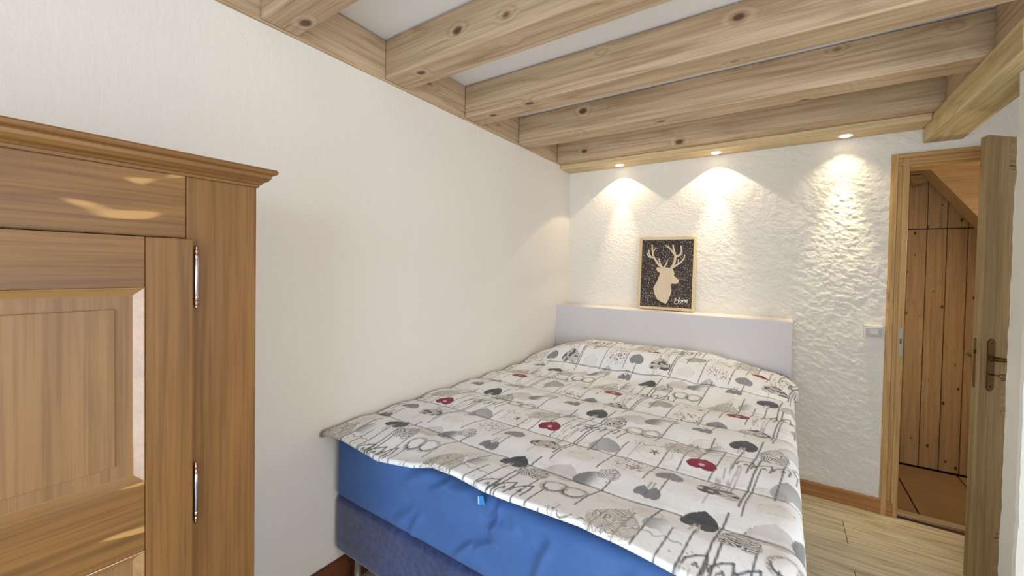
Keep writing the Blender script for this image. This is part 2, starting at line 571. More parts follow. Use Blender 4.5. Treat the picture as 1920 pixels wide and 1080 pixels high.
frame_post(0.503, None, 0.581)
frame_post(1.392, None, 1.312)
zt, zi = 2.120, 2.039
pts = [(YF + 0.04, zt), (fy + 0.006, zt), (fy, zt - 0.006), (fy, zt - 0.026), (fy + 0.010, zt - 0.030), (fy + 0.012, zt - 0.046), (fy + 0.003, zt - 0.050), (fy + 0.003, zi + 0.016), (fy + 0.014, zi + 0.012), (fy + 0.014, zi), (YF + 0.105, zi), (YF + 0.105, zt - 0.05), (YF + 0.04, zt - 0.05)]
c = Vector((0.95, YF, 2.08))
bm = bmesh.new()
prism(bm, [(p[0] - c.y, p[1] - c.z) for p in pts], 0, 0.531 - c.x, 1.364 - c.x)
link('frame_head', bm, M_framex, fr, c)
pl = box('strike_plate', (0.5600, 3.1925, 0.950), (0.5745, 3.1960, 1.112), M_strike, fr)
pl['label'] = 'grey metal strike plate'
link('strike_slot', (lambda b: (bbox(b, (0.5640, 3.1918, 1.02), (0.5705, 3.1930, 1.05)), b)[1])(bmesh.new()), M_dark, pl).matrix_parent_inverse = Matrix.Translation(-pl.location)
thr = box('trim_2', (0.575, 3.262, -0.03), (1.32, 3.318, 0.006), M_sill, None, 0.003, 1)
tag(thr, 'pale wooden threshold strip in the doorway', None, None, 'structure')

# ------------------------------------------------------------------ door leaf, standing ajar
TH = math.radians(41.8)
leaf = empty('door_1', (0.75, 2.72, 0.0), TH)
tag(leaf, 'pine panel door standing ajar with aged brass handle plate', None, None, 'structure')
# local x from lock edge to hinge, local y away from the room (thickness), local z up
LW, LT = 0.745, 0.038
def dpart(name, lo, hi, mat, parent=leaf, bev=0.002, seg=1):
    c = Vector([(a + b) / 2 for a, b in zip(lo, hi)])
    bm = bmesh.new()
    bbox(bm, Vector(lo) - c, Vector(hi) - c, bev, seg)
    return link(name, bm, mat, parent, c)
ZT = 2.060
def lip_stile(x0, x1, name):
    """rebated stile: 15 mm lip in front, body behind set in by 13 mm"""
    s = 1 if x1 > x0 else -1
    pts = [(x0, 0.002), (x0 + s * 0.002, 0), (x1, 0), (x1, LT), (x0 + s * 0.013, LT), (x0 + s * 0.013, 0.015), (x0, 0.015)]
    c = Vector(((x0 + x1) / 2, LT / 2, 1.03))
    bm = bmesh.new()
    prism(bm, [(p[0] - c.x, p[1] - c.y) for p in pts], 2, 0.012 - c.z, ZT - c.z)
    return link(name, bm, M_doorz, leaf, c)
lip_stile(0, 0.118, 'stile')
lip_stile(LW, LW - 0.118, 'stile')
for za, zb in ((0.012, 0.20), (0.80, 0.94), (1.93, ZT)):
    dpart('rail', (0.1182, 0.0004, za), (LW - 0.1182, LT, zb), M_doorx, leaf, 0.001)
for za, zb in ((0.2, 0.80), (0.94, 1.93)):
    p = dpart('panel', (0.13, 0.012, za + 0.004), (LW - 0.13, 0.028, zb - 0.004), M_doorz)
    c = Vector(p.location)
    bm = bmesh.new()
    for (xa, xb) in ((0.1185, 0.134), (LW - 0.134, LW - 0.1185)):
        bbox(bm, Vector((xa, 0.003, za + 0.002)) - c, Vector((xb, 0.03, zb - 0.002)) - c, 0.004, 2)
    for (z0, z1) in ((za + 0.002, za + 0.017), (zb - 0.017, zb - 0.002)):
        bbox(bm, Vector((0.134, 0.003, z0)) - c, Vector((LW - 0.134, 0.03, z1)) - c, 0.004, 2)
    link('panel_moulding', bm, M_doorz, p)
# lock case in the edge
fp = dpart('lock_faceplate', (0.0122, 0.017, 0.905), (0.0142, 0.034, 1.135), M_brass)
dpart('latch_bolt', (-0.004, 0.020, 1.07) , (0.0, 0.0305, 1.09), M_dark, fp).location = Vector((-0.004, 0, 0.052))
# handle plates on both faces
def handle(side):
    y0 = 0 if side < 0 else LT
    c = Vector((0.0565, y0 + side * 0.0015, 1.015))
    bm = bmesh.new()
    w, h = 0.020, 0.121
    prism(bm, [(-w, -h + 0.014), (-w * 0.35, -h), (w * 0.35, -h), (w, -h + 0.014), (w, h - 0.014), (w * 0.35, h), (-w * 0.35, h), (-w, h - 0.014)], 1, -0.0022, 0.0022)
    p = link('handle_plate', bm, M_brass, leaf, c)
    p['label'] = 'aged brass plate with pointed ends'
    bm = bmesh.new()
    pts = [(0, 0, 0.03), (0, side * 0.030, 0.03), (0.010, side * 0.047, 0.03), (0.035, side * 0.055, 0.028), (0.075, side * 0.056, 0.022), (0.112, side * 0.050, 0.020)]
    tube(bm, pts, [0.010, 0.010, 0.0095, 0.0085, 0.0065, 0.005], 12)
    lathe_b = bmesh.new()
    link('lever', bm, M_brass, p, None, True)
    lathe(lathe_b, [(0.013, 0), (0.013, 0.004), (0.011, 0.012)], 16)
    bmesh.ops.rotate(lathe_b, verts=lathe_b.verts, cent=(0, 0, 0), matrix=Matrix.Rotation(math.radians(90 if side < 0 else -90), 3, 'X'))
    bmesh.ops.translate(lathe_b, verts=lathe_b.verts, vec=(0, 0, 0.03))
    link('rosette', lathe_b, M_brass, p)
    bm = bmesh.new()
    for zz in (h - 0.022, -h + 0.022):
        lb = [(0.0035, 0), (0.003, 0.0015)]
        lathe(bm, lb, 8)
    # screws turned to face the room
    vs = list(bm.verts)
    half = len(vs) // 2
    bmesh.ops.rotate(bm, verts=vs, cent=(0, 0, 0), matrix=Matrix.Rotation(math.radians(90 if side < 0 else -90), 3, 'X'))
    bmesh.ops.translate(bm, verts=vs[:half], vec=(0, side * 0.002, h - 0.022))
    bmesh.ops.translate(bm, verts=vs[half:], vec=(0, side * 0.002, -h + 0.022))
    link('screw', bm, M_dark, p)
    if side < 0:
        bm = bmesh.new()
        tube(bm, [(0.002, 0, -0.044), (0.002, -0.026, -0.044)], 0.0035, 8)
        ring = [(0.002 + 0.0, -0.026 - 0.011 + 0.011 * math.cos(a), -0.044 + 0.009 * math.sin(a)) for a in np.linspace(0, 2 * math.pi, 18, endpoint=False)]
        ring = [(0.002 + 0.014 * 0.5 * (1 - math.cos(a)), -0.026 - 0.012 * (1 - math.cos(a)), -0.044 + 0.0085 * math.sin(a)) for a in np.linspace(0, 2 * math.pi, 20, endpoint=False)]
        tube(bm, ring, 0.0022, 8, True)
        link('key', bm, M_brass, p, None, True)
handle(-1)
handle(1)

# ------------------------------------------------------------------ hallway beyond the door
HYW = 4.15
tag(box('floor_hall', (0.35, YF + 0.10, -0.09), (2.0, HYW + 0.1, -0.014), M_grout), 'terracotta tiled hallway floor beyond the door', None, None, 'structure')
hf = bpy.data.objects['floor_hall']
for (xa, xb, ya, yb) in ((0.36, 0.698, 3.325, 3.87), (0.36, 0.698, 3.88, 4.14), (0.706, 1.052, 3.325, 4.14), (1.060, 1.41, 3.325, 4.14), (1.418, 1.76, 3.325, 4.14)):
    t = box('tile', (xa, ya, -0.014), (xb, yb, -0.003), M_tile, None, 0.002, 1)
    t.parent = hf
    t.matrix_parent_inverse = Matrix.Translation(-hf.location)
hw = box('wall_hall', (0.35, HYW + 0.016, -0.02), (2.0, HYW + 0.05, 2.6), M_dark)
tag(hw, 'knotty pine plank wall at the end of the hallway', None, None, 'structure')
xs_ = [0.548, 0.651, 0.754, 0.857, 0.961, 1.0645, 1.168, 1.271, 1.375, 1.478, 1.582]
for xa, xb in zip(xs_, xs_[1:]):
    for za, zb in ((0.006, 1.757), (1.763, 2.55)):
        t = box('plank', (xa + 0.0018, HYW, za), (xb - 0.0018, HYW + 0.017, zb), M_hallz, None, 0.0025, 1)
        t.parent = hw
        t.matrix_parent_inverse = Matrix.Translation(-hw.location)
tag(box('wall_hall_left', (0.42, YF + 0.10, 0), (0.50, HYW, 2.6), M_wall), 'hallway side wall hidden beside the door frame', None, None, 'structure')
tag(box('wall_hall_right', (1.75, YF + 0.10, 0), (1.83, HYW, 2.6), M_wall), 'hallway side wall behind the door leaf', None, None, 'structure')
tag(box('ceiling_hall', (0.4, YF + 0.08, 2.52), (1.9, HYW + 0.1, 2.6), M_ceil), 'hallway ceiling above the sloping board', None, None, 'structure')
# sloping stair board: lower edge falls to the right
def sl(x, z0=2.127, x0=0.790): return z0 - (x - x0) * 1.47
bm = bmesh.new()
c = Vector((1.2, 3.9, 1.9))
pts = [(0.790 - 0.20, sl(0.59)), (1.70, sl(1.70)), (1.70, 2.51), (0.59, 2.51)]
prism(bm, [(p[0] - c.x, p[1] - c.z) for p in pts], 1, 3.80 - c.y, 3.99 - c.y)
tag(link('stair_board', bm, M_hallx, None, c), 'sloping knotty pine board crossing the top of the doorway view', 'board')
c = Vector((0.78, 4.05, 2.12))
bm = bmesh.new()
prism(bm, [(-0.047, 0.018), (0.047, 0.018), (0.047, 0.09), (-0.047, 0.09)], 1, -0.05, 0.095)
k = link('corbel', bm, M_hallx, None, c)
tag(k, 'square pine beam end under the hallway ceiling', 'beam', 'pine beam ends in the hallway')
bm = bmesh.new()
pts = [(-0.047, 0.012)] + [(-0.047 * math.cos(a), -0.012 - 0.036 * math.sin(a)) for a in np.linspace(0, math.pi, 10)] + [(0.047, 0.012)]
prism(bm, pts, 1, -0.05, 0.095)
k = link('corbel', bm, M_hallx, None, c)
tag(k, 'round-bottomed pine beam end just below the square one', 'beam', 'pine beam ends in the hallway')
# added, unseen lamp that brightens the hallway
hl = empty('added_hall_lamp', (1.66, 3.62, 1.55))
tag(hl, 'small added lamp brightening the hallway, unseen behind the door leaf', 'lamp')
bm = bmesh.new()
lathe(bm, [(0.035, -0.07), (0.06, -0.07), (0.045, 0.07), (0.02, 0.07)], 20)
bbox(bm, (0.0, -0.03, -0.05), (0.089, 0.03, 0.05), 0.005, 1)
m, nt, b = new_mat('added_lamp_glow')
b.inputs['Emission Color'].default_value = (1, 0.8, 0.55, 1)
b.inputs['Emission Strength'].default_value = 4.0
link('shade', bm, m, hl, None, True)
l = bpy.data.lights.new('added_hall_light', 'POINT')
l.energy, l.color, l.shadow_soft_size = 15.0, (1.0, 0.89, 0.70), 0.06
o = bpy.data.objects.new('added_hall_bulb', l)
o.parent = hl
o.location = (-0.10, 0, 0.02)
COL.objects.link(o)

# ------------------------------------------------------------------ recessed spotlights
m_em, nt, b = new_mat('warm_bulb')
b.inputs['Base Color'].default_value = (1, 0.95, 0.85, 1)
b.inputs['Emission Color'].default_value = (1.0, 0.86, 0.62, 1)
b.inputs['Emission Strength'].default_value = 14.0
SPOT = [(-1.104, 'recessed spotlight in the soffit, nearest the left wall', (1.0, 0.83, 0.58), 1.0, 1.0),
        (-0.418, 'recessed spotlight in the soffit, above the deer picture side', (1.0, 0.84, 0.60), 1.2, 1.3),
        (0.281, 'recessed spotlight in the soffit, nearest the door', (1.0, 0.86, 0.56), 0.9, 1.35)]
for i, (x, lab, colr, kw, kn) in enumerate(SPOT):
    t = empty('spotlight', (x, 3.122, 2.250))
    tag(t, lab, 'spotlight', 'recessed spotlights over the bed')
    bm = bmesh.new()
    lathe(bm, [(0.041, 0.0), (0.041, -0.003), (0.036, -0.006), (0.028, -0.006), (0.027, -0.001)], 28)
    link('trim_ring', bm, M_brush, t, None, True)
    bm = bmesh.new()
    lathe(bm, [(0.026, -0.0062), (0.022, -0.0085), (0.010, -0.010)], 24)
    link('bulb', bm, m_em, t, None, True)
    for nm, ang, blend, pw, tilt in (('wide_light', 106, 0.10, 10.5 * kw, 0), ('beam_light', 38, 1.0, 36.0 * kn, 3)):
        l = bpy.data.lights.new(nm, 'SPOT')
        l.energy, l.color = pw, colr
        l.spot_size, l.spot_blend, l.shadow_soft_size = math.radians(ang), blend, 0.006
        if i == 2 and nm == 'wide_light': l.spot_blend = 0.9
        o = bpy.data.objects.new(nm, l)
        o.parent = t
        o.location = (0, 0, -0.012)
        o.rotation_euler = (math.radians(tilt), 0, 0)
        COL.objects.link(o)

# ------------------------------------------------------------------ light switch
sw = empty('light_switch', (0.447, YF - 0.004, 1.078))
tag(sw, 'white rocker light switch on the rough wall by the door frame', 'switch')
bm = bmesh.new()
bbox(bm, (-0.043, -0.030, -0.038), (0.043, 0.012, 0.040), 0.005, 3)
link('box', bm, M_white, sw)
M_white_shaded = plain('shaded_white_plastic', (182, 178, 168), 0.45, 0, 0.01)  # white plastic greyed to paint shading onto the switch cover
bm = bmesh.new()
bbox(bm, (-0.036, -0.0335, -0.031), (0.036, -0.029, 0.026), 0.002, 1)
link('cover', bm, M_white_shaded, sw)
bm = bmesh.new()
prism(bm, [(-0.0325, -0.014), (-0.0325, 0.016), (-0.043, 0.018), (-0.036, -0.014)], 0, -0.018, 0.018)
link('rocker', bm, M_white, sw)

# ------------------------------------------------------------------ picture
PWd, PHt = 0.413, 0.552
pic = empty('deer_picture', (-0.742, 3.166, HZ + 0.004))
pic.rotation_euler = (math.radians(-3.2), 0, math.radians(1.2))
tag(pic, 'framed stag head picture standing on the headboard ledge', 'picture')
M_pframe = wood('pale_frame_wood', (226, 206, 166), (190, 162, 116), 2, knots=0.0, rough=0.5, ring=0.2)
M_pframex = wood('pale_frame_wood_across', (226, 206, 166), (190, 162, 116), 0, knots=0.0, rough=0.5, ring=0.2)
FWd = 0.021
def ppart(name, lo, hi, mat, parent=pic, bev=0.003):
    c = Vector([(a + b) / 2 for a, b in zip(lo, hi)])
    bm = bmesh.new()
    bbox(bm, Vector(lo) - c, Vector(hi) - c, bev, 2)
    return link(name, bm, mat, parent, c)
hw2 = PWd / 2
ppart('frame_side', (-hw2, -0.012, 0), (-hw2 + FWd, 0.012, PHt), M_pframe)
ppart('frame_side', (hw2 - FWd, -0.012, 0), (hw2, 0.012, PHt), M_pframe)
ppart('frame_rail', (-hw2 + FWd, -0.0115, 0), (hw2 - FWd, 0.012, FWd), M_pframex)
ppart('frame_rail', (-hw2 + FWd, -0.0115, PHt - FWd), (hw2 - FWd, 0.012, PHt), M_pframex)
m, nt, b = new_mat('speckled_dark_print')
tc = N(nt, 'ShaderNodeTexCoord').outputs['Object']
wv = mapping(nt, tc, (110, 110, 110))
vo = N(nt, 'ShaderNodeTexVoronoi', feature='F1')
nt.links.new(wv, vo.inputs['Vector'])
vo.inputs['Scale'].default_value = 1.0
dots = mth(nt, 'SUBTRACT', 1.0, ramp(nt, vo.outputs['Distance'], 0.16, 0.33))
nt.links.new(mixc(nt, dots, s2l((54, 38, 29)), s2l((206, 194, 178))), b.inputs['Base Color'])
b.inputs['Roughness'].default_value = 0.6
board = ppart('backing_board', (-hw2 + 0.01, 0.000, 0.01), (hw2 - 0.01, 0.006, PHt - 0.01), m, pic, 0)
M_ply = wood('pale_plywood_cutout', (226, 206, 176), (206, 182, 146), 2, knots=0.0, rough=0.6, ring=0.15, fine=0.15)
M_paint = plain('white_paint', (232, 228, 218), 0.5, 0, 0.01)
# outline measured on the photo crop, mapped to the panel by inverse bilinear interpolation
TLc, TRc, BLc, BRc = (np.array(p, float) for p in ((280, 180), (872, 163), (245, 915), (835, 950)))
def uv(p):
    p = np.array(p, float)
    u, v = 0.5, 0.5
    for _ in range(8):
        top, bot = TLc + (TRc - TLc) * u, BLc + (BRc - BLc) * u
        q = top + (bot - top) * v
        J = np.array([(TRc - TLc) * (1 - v) + (BRc - BLc) * v, bot - top]).T
        d = np.linalg.solve(J, p - q)
        u, v = u + d[0], v + d[1]
    iw, ih = PWd - 2 * FWd, PHt - 2 * FWd
    return (-iw / 2 + u * iw, FWd + (1 - v) * ih)
def flat_poly(bm, pts, y0, y1):
    prism(bm, pts, 1, y0, y1)
def stroke(bm, pts, w, y0, y1):
    P = [Vector(uv(p)) for p in pts]
    # resample with Catmull-Rom
    Q = []
    n = len(P)
    for i in range(n - 1):
        p0, p1, p2, p3 = P[max(i - 1, 0)], P[i], P[i + 1], P[min(i + 2, n - 1)]
        for k in range(4):
            t = k / 4
            Q.append(0.5 * ((2 * p1) + (p2 - p0) * t + (2 * p0 - 5 * p1 + 4 * p2 - p3) * t * t + (3 * p1 - p0 - 3 * p2 + p3) * t ** 3))
    Q.append(P[-1])
    L, R = [], []
    m_ = len(Q)
    for i, q in enumerate(Q):
        t = (Q[min(i + 1, m_ - 1)] - Q[max(i - 1, 0)]).normalized()
        nrm = Vector((-t.y, t.x))
        ww = w[0] + (w[1] - w[0]) * i / (m_ - 1)
        L.append(q + nrm * ww / 2)
        R.append(q - nrm * ww / 2)
    tip = Q[-1] + (Q[-1] - Q[-2]).normalized() * w[1] * 0.4
    poly = L + [tip] + R[::-1]
    v0 = [bm.verts.new((p.x, y0, p.y)) for p in poly]
    v1 = [bm.verts.new((p.x, y1, p.y)) for p in poly]
    k = len(poly)
    for i in range(k):
        bm.faces.new((v0[i], v0[(i + 1) % k], v1[(i + 1) % k], v1[i]))
    for i in range(m_ - 1):
        bm.faces.new((v0[i], v0[i + 1], v0[k - 2 - i], v0[k - 1 - i]))
    bm.faces.new((v0[m_ - 1], v0[m_], v0[m_ + 1]))
bm = bmesh.new()
head = [(505, 500), (530, 488), (555, 484), (605, 489), (634, 500), (643, 520), (652, 545), (646, 575), (668, 597), (690, 615), (701, 632), (700, 648), (690, 661), (660, 670), (622, 666), (609, 676), (610, 700), (615, 730), (614, 762), (600, 805), (578, 855), (552, 893), (525, 884), (490, 868), (455, 846), (432, 808), (414, 760), (408, 715), (426, 684), (448, 648), (470, 600), (484, 560), (488, 545), (462, 534), (446, 508), (447, 484), (472, 484), (495, 498)]
flat_poly(bm, [uv(p) for p in head], -0.006, 0.0)
E_ = 0.0001
strokes = [([(525, 500), (495, 475), (465, 445), (432, 395), (408, 350), (400, 300), (396, 228)], (.018, .009)),
           ([(415, 372), (380, 370), (350, 352), (331, 320)], (.012, .007)), ([(385, 368), (362, 335), (357, 288)], (.010, .006)),
           ([(404, 325), (416, 295), (436, 270)], (.010, .006)), ([(515, 490), (488, 440), (477, 380)], (.013, .006)),
           ([(530, 490), (560, 445), (577, 396)], (.013, .006)),
           ([(615, 500), (648, 440), (664, 380), (661, 330), (648, 290), (640, 228)], (.019, .010)),
           ([(655, 335), (612, 278), (562, 234)], (.013, .009)), ([(668, 362), (708, 345), (735, 308), (728, 236)], (.015, .010)),
           ([(635, 485), (680, 455), (730, 420), (760, 378), (769, 338)], (.014, .007)), ([(688, 450), (698, 425), (697, 390)], (.009, .006))]
for i, (p, w) in enumerate(strokes):
    stroke(bm, p, w, -0.006 - E_ * (i + 1), 0.0)
bmesh.ops.recalc_face_normals(bm, faces=bm.faces)
link('stag_cutout', bm, M_ply, pic)['label'] = 'pale wooden stag head silhouette with antlers'
bm = bmesh.new()
word = [[(668, 826), (658, 852), (648, 884)], [(704, 822), (696, 850), (690, 880)], [(652, 856), (676, 852), (700, 850)],
        [(722, 850), (708, 862), (712, 876), (726, 874), (730, 860), (720, 850)],
        [(738, 878), (744, 852), (746, 858), (756, 850), (756, 874)], [(756, 860), (766, 850), (770, 856), (768, 876)],
        [(774, 866), (790, 862), (792, 852), (782, 850), (774, 864), (780, 878), (798, 872)], [(648, 890), (700, 889), (752, 892)]]
for i, p in enumerate(word):
    stroke(bm, p, (.0052, .0045) if i < 7 else (.002, .002), -0.0012 - E_ * i, 0.0)
bmesh.ops.recalc_face_normals(bm, faces=bm.faces)
link('lettering', bm, M_paint, pic)['label'] = 'white handwritten word Home'

# ------------------------------------------------------------------ bed: box base with legs
BX0, BX1, BY0, BY1 = -1.572, 0.032, 0.992, 3.004


def loft(name, x0, x1, y0, y1, z0, z1, rc, rz, nfoot, nz, mat, parent, disp=None):
    per = []
    def arc(cx, cy, a0, a1, n):
        return [(cx + rc * math.cos(a), cy + rc * math.sin(a), math.cos(a), math.sin(a)) for a in np.linspace(a0, a1, n)]
    pi = math.pi
    per += arc(x0 + rc, y0 + rc, pi, 1.5 * pi, 8)
    per += [(x, y0, 0, -1) for x in np.linspace(x0 + rc, x1 - rc, nfoot + 2)[1:-1]]
    per += arc(x1 - rc, y0 + rc, 1.5 * pi, 2 * pi, 8)
    per += [(x1, y, 1, 0) for y in np.linspace(y0 + rc, y1 - rc, 40)[1:-1]]
    per += arc(x1 - rc, y1 - rc, 0, 0.5 * pi, 5)
    per += arc(x0 + rc, y1 - rc, 0.5 * pi, pi, 5)
    lev = []
    for a in np.linspace(0, pi / 2, 6): lev.append((z0 + rz * (1 - math.sin(a)), rz * (1 - math.cos(a))))
    lev = [(z0 + rz - rz * math.sin(a), rz - rz * math.cos(a)) for a in np.linspace(pi / 2, 0, 6)]
    lev += [(z, 0) for z in np.linspace(z0 + rz, z1 - rz, nz + 2)[1:-1]]
    lev += [(z1 - rz + rz * math.sin(a), rz - rz * math.cos(a)) for a in np.linspace(0, pi / 2, 6)]
    bm = bmesh.new()
    rings = []
    c = Vector(((x0 + x1) / 2, (y0 + y1) / 2, z0))
    for z, ins in lev:
        ring = []
        for (x, y, nx, ny) in per:
            d = disp(x, z) * max(0, -ny) if disp else 0
            ring.append(bm.verts.new(Vector((x - nx * ins + nx * d, y - ny * ins + ny * d, z)) - c))
        rings.append(ring)
    n = len(per)
    for a, b in zip(rings, rings[1:]):
        for i in range(n):
            bm.faces.new((a[i], a[(i + 1) % n], b[(i + 1) % n], b[i]))
    bm.faces.new(rings[0][::-1])
    bm.faces.new(rings[-1])
    o = link(name, bm, mat, parent, None, True)
    return o, c


def fabric(name, rgb, rgb2, scale, rough=0.85, sheen=0.3, bmp=0.2, bscale=900):
    m, nt, b = new_mat(name)
    tc = N(nt, 'ShaderNodeTexCoord').outputs['Object']
    f = tex_noise(nt, tc, scale, 5, 0.6)
    nt.links.new(mixc(nt, ramp(nt, f, 0.35, 0.65), s2l(rgb), s2l(rgb2)), b.inputs['Base Color'])
    b.inputs['Roughness'].default_value = rough
    b.inputs['Sheen Weight'].default_value = sheen
    b.inputs['Specular IOR Level'].default_value = 0.25
    bump(nt, b, tex_noise(nt, tc, bscale, 2), bmp, 0.001)
    return m


M_sheet = fabric('blue_cotton_sheet', (70, 106, 164), (64, 99, 158), 6, 0.8, 0.1, 0.1)
M_velvet = fabric('blue_velvet', (46, 64, 114), (32, 43, 86), 38, 0.9, 0.5, 0.4, 300)
bed = empty('bed_base', ((BX0 + BX1) / 2, (BY0 + BY1) / 2, 0))
tag(bed, 'dark blue upholstered bed base on chrome legs', 'bed')
o, c = loft('base', BX0 - 0.002, BX1, BY0 + 0.004, BY1, 0.198, 0.432, 0.03, 0.022, 30, 6, M_velvet, bed, lambda x, z: 0.0015 * mnoise.noise(Vector((x * 6, z * 6, 3))))
o.location = c - Vector(bed.location)
for x in (BX0 + 0.065, BX1 - 0.08):
    for y in (BY0 + 0.075, BY1 - 0.09):
        bm = bmesh.new()
        lathe(bm, [(0.021, 0.0), (0.021, 0.006), (0.0165, 0.008), (0.0165, 0.185), (0.03, 0.188), (0.03, 0.203)], 20)
        link('leg', bm, M_steel, bed, Vector((x, y, 0)) - Vector(bed.location), True)

# mattress in its blue fitted sheet
WR = [(-0.705, 0.702, -0.737, 0.599), (-0.682, 0.665, -0.74, 0.598), (-0.634, 0.661, -0.725, 0.562), (-0.76, 0.562, -0.881, 0.448), (-1.015, 0.538, -1.104, 0.445), (-0.982, 0.709, -1.147, 0.63), (-0.894, 0.716, -1.002, 0.656), (-0.817, 0.712, -0.946, 0.664), (-1.052, 0.566, -1.176, 0.444), (-0.708, 0.578, -0.794, 0.505), (-0.5, 0.66, -0.58, 0.5), (-0.25, 0.66, -0.4, 0.47)]


def wrinkle(x, z):
    d = 0.004 * mnoise.noise(Vector((x * 3.1, z * 3.1, 1.7)))
    for k, (xa, za, xb, zb) in enumerate(WR):
        ex, ez = xb - xa, zb - za
        L = math.hypot(ex, ez)
        t = ((x - xa) * ex + (z - za) * ez) / (L * L)
        s = ((x - xa) * ez - (z - za) * ex) / L + 0.012 * math.sin(t * 3 + k)
        w = 0.011 + 0.006 * (k % 3)
        fade = max(0.0, 1 - abs(2 * t - 1) ** 3) if 0 < t < 1 else 0.0
        d += 0.0105 * fade * (math.exp(-(s / w) ** 2) - 0.8 * math.exp(-((s - 1.5 * w) / w) ** 2))
    return d


mt = empty('mattress', ((BX0 + BX1) / 2, (BY0 + BY1) / 2, 0.4325))
tag(mt, 'mattress in a bright blue fitted sheet on the bed base', 'mattress')
o, c = loft('fitted_sheet', BX0, BX1, BY0 - 0.002, BY1, 0.4325, 0.704, 0.055, 0.035, 300, 52, M_sheet, mt, wrinkle)
o.location = c - Vector(mt.location)
bm = bmesh.new()
c = Vector((-0.762, 0.9785, 0.700))
prism(bm, [(-0.010, -0.020), (0.014, -0.014), (0.008, 0.012), (-0.013, 0.004)], 1, -0.0012, 0.0012)
tg = link('sheet_tag', bm, plain('cyan_label', (60, 140, 214), 0.5), mt, c - Vector(mt.location))
tg['label'] = 'small light blue fabric label'
bm = bmesh.new()
prism(bm, [(-0.0098, -0.0196), (-0.0062, -0.0186), (-0.0092, 0.0050), (-0.0126, 0.0038)], 1, -0.0018, -0.0010)
link('tag_stripe', bm, plain('pale_stripe', (200, 232, 250), 0.5), tg)

# ------------------------------------------------------------------ duvet with its print
E1 = np.array([0.583, 0.02])
E2 = np.array([0.06, 0.595])
Einv = np.linalg.inv(np.stack([E1, E2], 1))


def heart(X, Y, w, h):
    x = X / (w / 2) * 1.14
    y = -Y / (h / 2) * 1.10 + 0.08
    x = x * (1 + 0.05)
    return (x * x + y * y - 1) ** 3 - x * x * y ** 3


